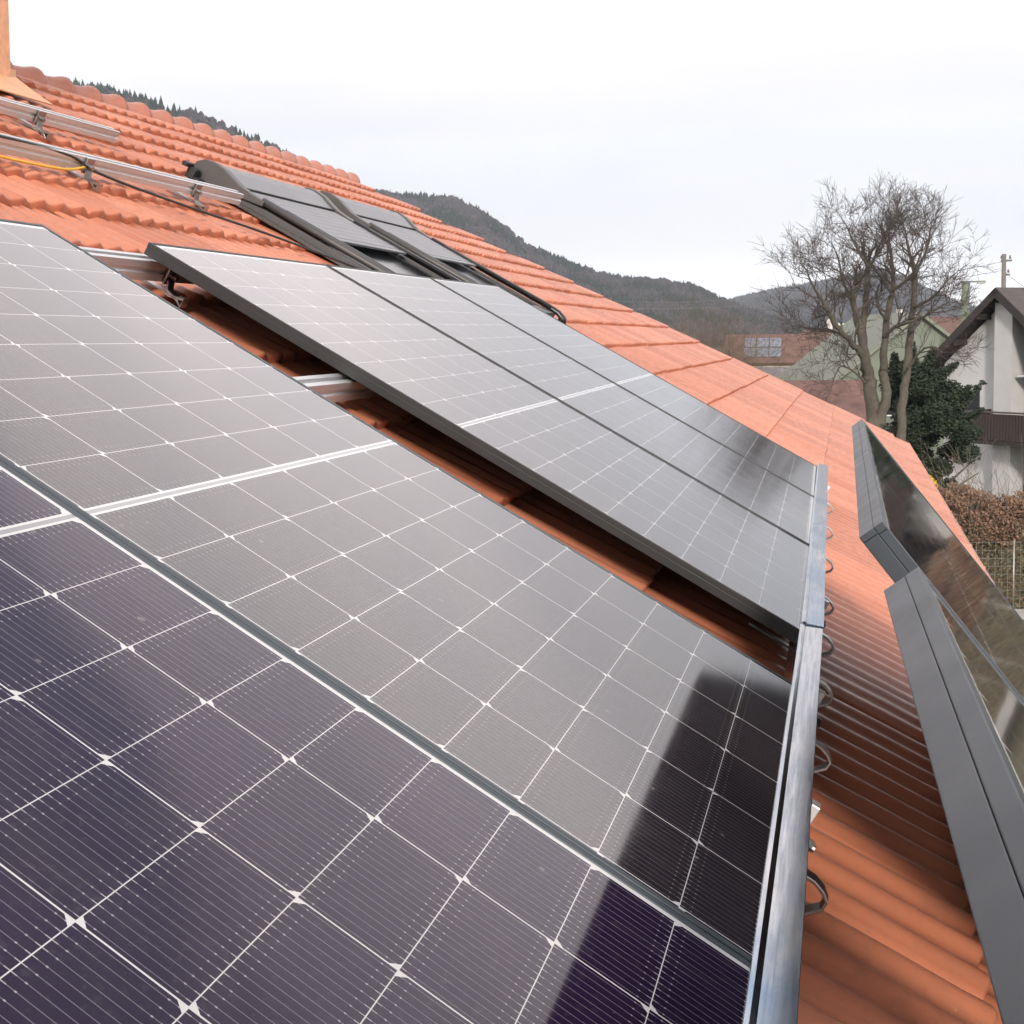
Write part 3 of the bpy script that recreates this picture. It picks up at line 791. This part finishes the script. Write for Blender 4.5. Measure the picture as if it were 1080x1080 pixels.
def leaf_cloud(centres, n, size, seed, flat=.5):
    """many small leaf quads; centres: list of (point, radius vector, outward droop)"""
    r = np.random.default_rng(seed); V = []
    tot = sum(c[2] for c in centres); allv = []
    for c, rad, w in centres:
        k = max(1, int(n * w / tot))
        d = r.normal(size=(k, 3)); d /= np.linalg.norm(d, axis=1)[:, None]
        rr = r.random((k, 1)) ** (1 / 2.2)
        p = np.array(c)[None] + d * rr * np.array(rad)[None]
        a = r.normal(size=(k, 3)); a[:, 2] *= flat; a /= np.linalg.norm(a, axis=1)[:, None]
        b = np.cross(a, r.normal(size=(k, 3))); b /= np.linalg.norm(b, axis=1)[:, None]
        s = size * r.uniform(.6, 1.5, (k, 1))
        allv.append(np.stack([p - a * s, p + b * s * .42, p + a * s, p - b * s * .42], 1))
    V = np.concatenate(allv); F = np.arange(len(V) * 4).reshape(-1, 4)
    return V.reshape(-1, 3), F
# dark yew in front of the white house
YD = 50.0
YEW = mat('yew_green', (.010, .019, .010), .8, 0, .5, 2.5, c2=(.030, .044, .020))
yb = at(985, 520, YD); yew = empty('yew_bush', (yb.x, yb.y, GZ)); tag(yew, 'broad dark evergreen bush in front of the white house', 'bush')
cent = []; ry = random.Random(5)
def yp(x, y, d=0):
    q = at(x, y, YD + d); return (q.x - yb.x, q.y - yb.y, q.z - GZ)
for k in range(150):
    x = ry.uniform(938, 1024); y = ry.uniform(385, 530)
    top = np.interp(x, [935, 945, 960, 980, 1000, 1015, 1030], [420, 392, 372, 380, 398, 430, 470])
    rgt = np.interp(y, [370, 400, 430, 455, 480, 515, 540], [985, 1000, 1022, 1030, 1026, 1022, 1018])
    if y < top + 6 or x > rgt - 4: continue
    s = ry.uniform(.22, .5)
    cent.append((yp(x, y, ry.uniform(-1.5, 1.5)), (s, s, s * .75), s * s))
for (x0, y0, x1, y1) in [(1000, 440, 1036, 404), (1005, 450, 1036, 432), (985, 400, 1008, 384), (960, 390, 962, 362), (945, 400, 943, 374), (975, 395, 985, 368), (1000, 425, 1022, 408), (1010, 470, 1034, 455)]:
    for t in np.linspace(0, 1, 8):
        s = .26 * (1 - .75 * t) + .05
        cent.append((yp(x0 + (x1 - x0) * t, y0 + (y1 - y0) * t, -1), (s, s, s * .8), s * s))
V, F = leaf_cloud(cent, 80000, .055, 4)
np_mesh('foliage', V, F, YEW, yew)
m = MB(); m.tube([(0, 0, 0), (.05, 0, 1.5), (0, .1, 3.0)], [.16, .13, .06], 8)
for k in range(6):
    a = k * 1.05; m.tube([(0, 0, .5 + .2 * k), (math.cos(a) * .8, math.sin(a) * .8, 1.2 + .25 * k), (math.cos(a) * 1.5, math.sin(a) * 1.5, 1.5 + .3 * k)], [.06, .04, .015], 6)
m.build('stem', BARK, yew, True)
# hanging bare strands in front of the yew (lower limbs of a willow-like shrub)
# yellow flowering shrub
FD = 46.0; fb = at(984, 530, FD); fs = empty('yellow_shrub', (fb.x, fb.y, GZ)); tag(fs, 'small yellow flowering shrub peeping over the gutter', 'shrub')
cent = []
for k in range(30):
    x = random.uniform(976, 990); y = random.uniform(503, 530); q = at(x, y, FD + random.uniform(-.3, .3)); s = random.uniform(.10, .2)
    if y < 503 + max(0, x - 981) * 1.6: continue
    cent.append(((q.x - fb.x, q.y - fb.y, q.z - GZ), (s, s, s), s * s))
V, F = leaf_cloud(cent, 2600, .04, 9); np_mesh('flowers', V, F, mat('yellow_blossom', (.62, .46, .02), .7, 0, .25, 5), fs)
m = MB(); m.tube([(0, 0, 0), (0, 0, 1.6)], [.03, .015], 6); m.tube([(0, 0, .3), (.3, .2, 1.7)], [.02, .01], 6); m.build('stem', TWIG, fs, True)

# beech hedge with brown leaves, scrub below it, wire fence in front
HD = 39.0
hA = at(972, 560, HD); hB = at(1240, 560, HD + 2)
hd = empty('beech_hedge', (hA.x, hA.y, GZ)); tag(hd, 'tall clipped hedge with dry copper brown leaves at the garden edge', 'hedge')
ax = Vector((hB.x - hA.x, hB.y - hA.y, 0)); Lh = ax.length; ax.normalize(); nrm = Vector((ax.y, -ax.x, 0))
if nrm.x > 0: nrm = -nrm
ztop = at(1040, 522, HD).z - GZ
r = np.random.default_rng(21)
def hedge_leaves(n, zlo, zhi, size, seed, dens=1.0, thick=.7):
    r = np.random.default_rng(seed)
    s = r.random(n) * Lh; z = zlo + (zhi - zlo) * r.random(n)
    lump = .18 * np.sin(s * 2.1) + .12 * np.sin(s * 5.3 + 1) + .08 * np.sin(s * 11 + z * 3)
    z = np.where(z > zhi - .4, z + lump * .9, z)
    off = r.uniform(-thick, thick, n) + .12 * np.sin(s * 3.3 + z * 4)
    p = np.outer(s, np.array(ax)) + np.outer(off, np.array(nrm)); p[:, 2] = z
    a = r.normal(size=(n, 3)); a /= np.linalg.norm(a, axis=1)[:, None]
    b = np.cross(a, r.normal(size=(n, 3))); b /= np.linalg.norm(b, axis=1)[:, None]
    q = size * r.uniform(.6, 1.5, (n, 1))
    V = np.stack([p - a * q, p + b * q * .5, p + a * q, p - b * q * .5], 1)
    return V.reshape(-1, 3), np.arange(n * 4).reshape(-1, 4)
V, F = hedge_leaves(34000, ztop - 1.25, ztop, .042, 1); np_mesh('leaves', V, F, mat('dry_beech_leaves', (.23, .125, .08), .8, 0, .35, 3, c2=(.15, .092, .06)), hd)
V, F = hedge_leaves(20000, .05, ztop - .9, .038, 2); np_mesh('lower_leaves', V, F, mat('scrub_leaves', (.115, .105, .045), .85, 0, .4, 2.5, c2=(.17, .105, .06)), hd)
t = Tree(77)
for k in range(70):
    s = random.uniform(0, Lh); q = ax * s + nrm * random.uniform(-.4, .5)
    t.twig(Vector((q.x, q.y, 0)), Vector((random.gauss(0, .15), random.gauss(0, .15), 1)), .02, ztop * random.uniform(.6, .85), 2, .2)
t.fine.add(t.big.v, t.big.f); t.fine.build('stems', mat('grey_hedge_stems', (.16, .13, .10), .9, 0, .3, 4), hd, True)
# wire fence
FW = empty('wire_fence', (hA.x, hA.y, GZ)); FW.location += nrm * 1.3
tag(FW, 'thin grey wire mesh fence in front of the hedge', 'fence')
GALV = mat('galvanised_wire', (.30, .29, .26), .5, .6, .2, 9)
k = 0; s = .3
while s < Lh:
    m = MB(); q = ax * s; m.tube([(q.x, q.y, 0), (q.x, q.y, 2.0)], .022, 8); m.build('post', GALV, FW, True); s += 1.55
m = MB()
for z in np.linspace(.1, 1.95, 10): m.tube([(0, 0, z), tuple(ax * Lh + Vector((0, 0, z)))], .0045, 4)
for s in np.arange(.1, Lh, .16): q = ax * s; m.tube([(q.x, q.y, .1), (q.x, q.y, 1.95)], .003, 4)
m.build('mesh', GALV, FW)
# garden path slabs at the foot of the fence
m = MB(); q0 = hA + nrm * 2.6; 
path = np_mesh('garden_path', [tuple(hA + nrm * a + ax * b + Vector((0, 0, GZ + .35 - hA.z))) for a, b in ((1.9, 0), (1.9, Lh), (3.2, Lh), (3.2, 0))], [(0, 1, 2, 3)], mat('pale_gravel_path', (.33, .31, .28), .9, 0, .2, 3, .3, .02))
tag(path, kind='structure')

# ------------------------------------------------------------------ buildings
def slab(m, a, b, c, d, th):
    a, b, c, d = [Vector(q) for q in (a, b, c, d)]; nn_ = (b - a).cross(d - a).normalized() * th
    if nn_.z > 0: nn_ = -nn_
    V = [a, b, c, d, a + nn_, b + nn_, c + nn_, d + nn_]
    m.add(V, [(0, 1, 2, 3), (7, 6, 5, 4), (0, 4, 5, 1), (1, 5, 6, 2), (2, 6, 7, 3), (3, 7, 4, 0)])
DWOOD = mat('dark_stained_wood', (.016, .011, .010), .7, 0, .3, 4, stretch=(1, 1, .15))
WIN = G('dark_window_pane'); WIN.p.inputs['Base Color'].default_value = (.02, .022, .026, 1); WIN.p.inputs['Roughness'].default_value = .08
def gable_house(name, label, x, yb_, D, rot, Wd, Ln, he, hr_, wallm, roofm, oh=.5, wins=(), chim=(), solar=False, z0=None):
    """rot: direction of the ridge; x, D: middle of the near long side's gable end"""
    q = at(x, yb_, D)
    h = empty(name, (q.x, q.y, GZ if z0 is None else z0), (0, 0, rot)); tag(h, label, 'house')
    m = MB(); m.prism([(-Wd / 2, 0), (Wd / 2, 0), (Wd / 2, he), (0, hr_ - .15), (-Wd / 2, he)], 0, Ln, 0); m.build('wall', wallm, h)
    m = MB(); k = (hr_ - he) / (Wd / 2); e = Wd / 2 + oh
    for s in (-1, 1): slab(m, (-oh, 0, hr_), (Ln + oh, 0, hr_), (Ln + oh, s * e, he - k * oh), (-oh, s * e, he - k * oh), .18)
    rf = m.build('roof', roofm, h)
    for (face, a, z, w, hh) in wins:
        m = MB()
        if face == 'g': c = (-.02, a, z); d = (.10, w, hh)
        elif face == 'l': c = (a, -Wd / 2 - .02, z); d = (w, .10, hh)
        else: c = (a, Wd / 2 + .02, z); d = (w, .10, hh)
        fr = MB().box(c, d).build('window', WFRAME, h)
        dd = (.12, w - .16, hh - .16) if face == 'g' else (w - .16, .12, hh - .16)
        m.box(c, dd).build('pane', WIN.m, fr)
    for (a, b, hh) in chim:
        MB().box((a, b, hr_ + hh / 2 - .5), (.6, .6, hh + .6)).build('chimney', CHIM, rf)
    if solar:
        m = MB(); s = -1
        for i in range(3):
            for j in range(2):
                f0, f1 = .18 + .34 * j, .18 + .34 * (j + .9)
                x0 = 1.5 + 1.25 * i
                slab(m, (x0, s * e * f0, hr_ - k * e * f0 + .12), (x0 + 1.15, s * e * f0, hr_ - k * e * f0 + .12), (x0 + 1.15, s * e * f1, hr_ - k * e * f1 + .12), (x0, s * e * f1, hr_ - k * e * f1 + .12), .05)
        m.build('roof_solar_panels', mat('blue_grey_modules', (.17, .18, .21), .3, .1, .3, 2), h)
    return h
WFRAME = mat('white_window_frame', (.55, .55, .54), .5)
CHIM = mat('pale_chimney_render', (.50, .47, .43), .8)
ORANGE = mat('orange_roof_tiles', (.12, .068, .054), .8, 0, .3, 1.2, .4, .05)
REDBR = mat('red_brown_roof_tiles', (.12, .066, .056), .8, 0, .3, 1.5, .4, .05)
GREYR = mat('grey_shed_roof', (.16, .15, .15), .8, 0, .25, 1.0)
GREENW = mat('pale_green_render', (.135, .155, .120), .85, 0, .12, 1.5)
GREENR = mat('pale_green_metal_roof', (.145, .155, .115), .6, 0, .1, 1.5)
BEIGE = mat('beige_render', (.45, .36, .28), .85, 0, .1, 1.5)

gable_house('village_house', 'far orange roofed house with bluish roof panels left of the bare tree', 770, 395, 150, R(-88), 9, 13, 5.0, 7.6, BEIGE, ORANGE, .5, [('l', 3, 3.2, 1.2, 1.3), ('l', 8, 3.2, 1.2, 1.3)], [(11.0, .2, 1.2)], True)
gable_house('village_house', 'far orange roofed house with white chimneys behind the bare tree', 850, 395, 165, R(-86), 10, 15, 5.3, 8.0, BEIGE, ORANGE, .5, [('l', 3, 3.4, 1.2, 1.3), ('l', 7, 3.4, 1.2, 1.3)], [(2.5, 0, 1.5), (5.0, .3, 1.3)], False)
gable_house('long_shed', 'long low shed with a grey roof in front of the orange roofs', 752, 410, 105, R(-87), 7, 9.0, 3.6, 5.1, mat('brown_boarding', (.10, .075, .06), .85), GREYR, .5, [('l', 2, 2.2, 1.0, .9), ('l', 5, 2.2, 1.0, .9)])
gable_house('tiled_barn', 'low barn with a red brown tiled roof just beyond our roof edge', 800, 420, 78, R(-84), 8, 5.2, 2.2, 4.9, mat('grey_barn_wall', (.25, .23, .21), .85), REDBR, .6, [('l', 2.5, 1.2, .9, .9)])
gable_house('green_house', 'pale green rendered house directly behind the bare tree', 968, 420, 86, R(16), 10.5, 12, 4.4, 8.6, GREENW, GREENR, .35, [('g', -1.5, 3.2, 1.0, 1.2), ('g', 1.6, 3.2, 1.0, 1.2)])
gable_house('village_house', 'far beige house with white trimmed orange roof between the bare branches', 925, 395, 185, R(-60), 9, 11, 6.6, 9.6, BEIGE, ORANGE, .5, [('l', 3, 5, 1.2, 1.4), ('l', 7, 5, 1.2, 1.4)], [(3, 0, 1.2)])

# white chalet on the right
RH = 62.0
pk = at(1050, 303, RH)
wh = empty('white_house', (pk.x, pk.y, GZ), (0, 0, R(-45)))      # local x into the house, y to the far side, z up
tag(wh, 'white house with brown tiled roof and dark balcony at the right edge', 'house')
HP = pk.z - GZ; half = 3.3; oh = .85; slope = .86
WW = mat('white_house_render', (.41, .405, .40), .85, 0, .05, 2)
def zr(y): return HP - .30 - slope * abs(y)
x0 = .9
m = MB(); m.prism([(.35, 0), (half, 0), (half, zr(half)), (.35, zr(.35))], x0, x0 + .3, 0)
m.prism([(half - .3, 0), (half, 0), (half, zr(half)), (half - .3, zr(half - .3))], x0 + .302, 12, 0)
m.prism([(-half, 0), (-half + .3, 0), (-half + .3, zr(half - .3)), (-half, zr(half))], x0 + 2.4, 12, 0)
m.build('wall', WW, wh)
m = MB(); m.prism([(-.50, 0), (.346, 0), (.346, zr(.346)), (-.50, zr(.5))], x0 - .5, x0 + .28, 0); m.build('pier', mat('shaded_pier_render', (.36, .355, .35), .85, 0, .05, 2), wh)  # house render darkened, the pier's shade put into its colour
m = MB(); m.prism([(-half + .302, 0), (.34, 0), (.34, zr(.34)), (-half + .302, zr(half - .302))], x0 + 1.6, x0 + 1.75, 0); m.build('boarding', DWOOD, wh)
m = MB(); e = half + oh
TB = mat('brown_grey_roof_tiles', (.17, .135, .125), .75, 0, .15, 2)
g = G('brown_grey_pantiles'); wv = g.n('ShaderNodeTexWave', wave_type='BANDS', bands_direction='X'); wv.inputs['Scale'].default_value = 5.2
g.t.links.new(g.coord(), wv.inputs['Vector']); wv2 = g.n('ShaderNodeTexWave', wave_type='BANDS', bands_direction='Z'); wv2.inputs['Scale'].default_value = 4.0; g.t.links.new(g.coord(), wv2.inputs['Vector'])
g.set(g.p.inputs['Base Color'], g.mix(g.noise(3, 4), (.085, .068, .063, 1), (.13, .105, .098, 1))); g.bump(g.ma('ADD', wv.outputs['Fac'], wv2.outputs['Fac']), .8, .06); g.p.inputs['Roughness'].default_value = .7
for s in (-1, 1): slab(m, (0, 0, HP), (13, 0, HP), (13, s * e, HP - slope * e), (0, s * e, HP - slope * e), .12)
rf = m.build('roof', g.m, wh)
m = MB()
for s in (-1, 1): slab(m, (-.05, 0, HP - .02), (.0, 0, HP - .02), (.0, s * e, HP - .02 - slope * e), (-.05, s * e, HP - .02 - slope * e), .30)
m.build('barge_board', DWOOD, rf)
m = MB()
for s in (-1, 1): slab(m, (.02, 0, HP - .14), (12.9, 0, HP - .14), (12.9, s * e, HP - .14 - slope * e), (.02, s * e, HP - .14 - slope * e), .06)
m.build('soffit', DWOOD, rf)
m = MB()
for y in (1.0, 2.2, -1.6): m.box((.5, y, zr(y) - .02), (.9, .16, .22))
m.build('purlin', DWOOD, wh)
zb = at(1050, 464, RH).z - GZ; zt = at(1050, 434, RH).z - GZ
m = MB(); m.box((x0 - .1, -1.9, zb - .08), (2.6, 5.6, .16)); m.build('balcony_floor', DWOOD, wh)
bal = empty('balcony_railing'); bal.parent = wh
m = MB()
for y in np.arange(-4.6, .9, .145): m.box((x0 - 1.42, y, (zb + zt) / 2 - .02), (.03, .125, zt - zb - .10))
for xx in np.arange(x0 - 1.35, x0 + .2, .145): m.box((xx, .92, (zb + zt) / 2 - .02), (.125, .03, zt - zb - .10))
bb = m.build('balusters', mat('dark_brown_boards', (.024, .014, .011), .7, 0, .3, 3), bal)
m = MB(); m.box((x0 - 1.42, -1.85, zt), (.12, 5.6, .07)); m.box((x0 - .6, .92, zt), (1.6, .10, .07)); m.build('handrail', mat('brown_handrail', (.06, .042, .035), .6), bal)
m = MB(); m.box((x0 + 1.57, -1.6, zb + 1.05), (.06, 1.6, 2.05)); wf = m.build('balcony_door', mat('brown_door_frame', (.07, .05, .04), .6), wh)
MB().box((x0 + 1.56, -1.6, zb + 1.1), (.08, 1.35, 1.8)).build('pane', WIN.m, wf)
m = MB(); m.box((x0 + 1.57, -1.7, 1.05), (.06, 1.8, 2.0)); wf = m.build('garage_door', DWOOD, wh)
m = MB(); m.tube([(-.02, half + oh - .02, HP - slope * e - .02), (12.9, half + oh - .02, HP - slope * e - .02)], .07, 8); gt = m.build('gutter', mat('zinc_gutter', (.16, .155, .15), .5, .5), rf, True)
m = MB(); m.tube([(x0 + .6, half + oh - .05, HP - slope * e - .05), (x0 + .6, half + .07, HP - slope * e - .7), (x0 + .6, half + .07, .1)], .045, 8); m.build('downpipe', mat('zinc_downpipe', (.16, .155, .15), .5, .5), wh, True)
m = MB(); m.box((x0 - .01, 1.9, zb + 1.35), (.06, .9, 1.2)); wf2 = m.build('window', DWOOD, wh)
MB().box((x0 - .02, 1.9, zb + 1.35), (.07, .74, 1.04)).build('pane', WIN.m, wf2)
m = MB(); m.box((x0 + .35, -2.0, zb + 2.62), (1.5, 2.6, .06)); m.build('awning', mat('pale_awning', (.45, .44, .43), .7), wh)

# ------------------------------------------------------------------ poles, lamp and lines
POLE = mat('weathered_pole', (.13, .115, .10), .85, 0, .2, 3)
GRN = mat('mossy_green_post', (.14, .165, .12), .8, 0, .2, 3)
q = at(1058, 330, 82); po = empty('utility_pole', (q.x, q.y, GZ)); tag(po, 'wooden utility pole rising behind the white house', 'utility pole')
zt_ = at(1058, 268, 82).z - GZ
m = MB(); m.tube([(0, 0, 0), (0, 0, zt_)], [.15, .11], 10); m.build('mast', POLE, po, True)
m = MB(); m.box((0, -.12, zt_ - .35), (.10, .55, .10)); m.box((0, -.1, zt_ - 1.1), (.10, .4, .1)); m.build('crossarm', POLE, po)
for s, z in ((-.3, -.25), (.12, -.25), (-.22, -1.0)):
    m = MB(); m.tube([(0, s, zt_ + z), (0, s, zt_ + z + .18)], [.06, .04], 8); m.build('insulator', mat('brown_insulator', (.10, .07, .06), .4), po, True)
q = at(1018, 340, 66); lp = empty('street_lamp', (q.x, q.y, GZ)); tag(lp, 'greenish lamp post with short arm left of the white house roof', 'street lamp')
zl = at(1018, 298, 66).z - GZ
m = MB(); m.tube([(0, 0, 0), (0, 0, zl)], [.20, .17], 10); m.build('post', GRN, lp, True)
m = MB(); m.box((0, -.3, zl + .03), (.14, 1.0, .07)); m.build('arm', GRN, lp, bevel=.01)
m = MB(); m.box((0, -.62, zl - .04), (.18, .34, .07)); m.build('lamp_head', mat('grey_lamp_head', (.3, .3, .3), .5), lp, bevel=.02)
def wire(label, pts, r, D0, D1):
    m = MB(); P = []
    for i in range(21):
        t = i / 20; a = at(pts[0][0], pts[0][1], D0); b = at(pts[1][0], pts[1][1], D1)
        q = a.lerp(b, t); q.z -= pts[2] * 4 * t * (1 - t); P.append(q)
    m.tube(P, r, 5); return tag(m.build('power_line', mat('grey_wire', (.25, .25, .26), .5, .3), None, True), label, 'power line', 'power lines over the valley')
wire('upper overhead line crossing in front of the wooded hill', [(600, 314), (1058, 276), 1.1], .014, 120, 82)
wire('lower overhead line crossing in front of the wooded hill', [(600, 322), (1058, 285), 1.0], .014, 120, 82)
wire('short overhead line running off right from the utility pole', [(1058, 285), (1120, 318), .3], .014, 82, 80)
far_pole = at(600, 330, 120)
fp = empty('utility_pole', (far_pole.x, far_pole.y, GZ)); tag(fp, 'far utility pole hidden behind the tiled roof slope', 'utility pole')
MB().tube([(0, 0, 0), (0, 0, at(600, 312, 120).z - GZ)], [.15, .11], 8).build('mast', POLE, fp, True)

# ------------------------------------------------------------------ the air
HAZE = True
if HAZE:
    hm = bpy.data.materials.new('haze_air'); hm.use_nodes = True; t_ = hm.node_tree; t_.nodes.clear()
    oo = t_.nodes.new('ShaderNodeOutputMaterial'); vo = t_.nodes.new('ShaderNodeVolumePrincipled')
    vo.inputs['Color'].default_value = (.80, .88, 1.0, 1); vo.inputs['Density'].default_value = 1.5e-4; vo.inputs['Anisotropy'].default_value = .2
    t_.links.new(vo.outputs[0], oo.inputs['Volume'])
    hz = MB(); hz.box((4400, 0, 646), (9400, 12200, 1310)).build('haze', hm); tag(bpy.data.objects['haze'], kind='stuff')
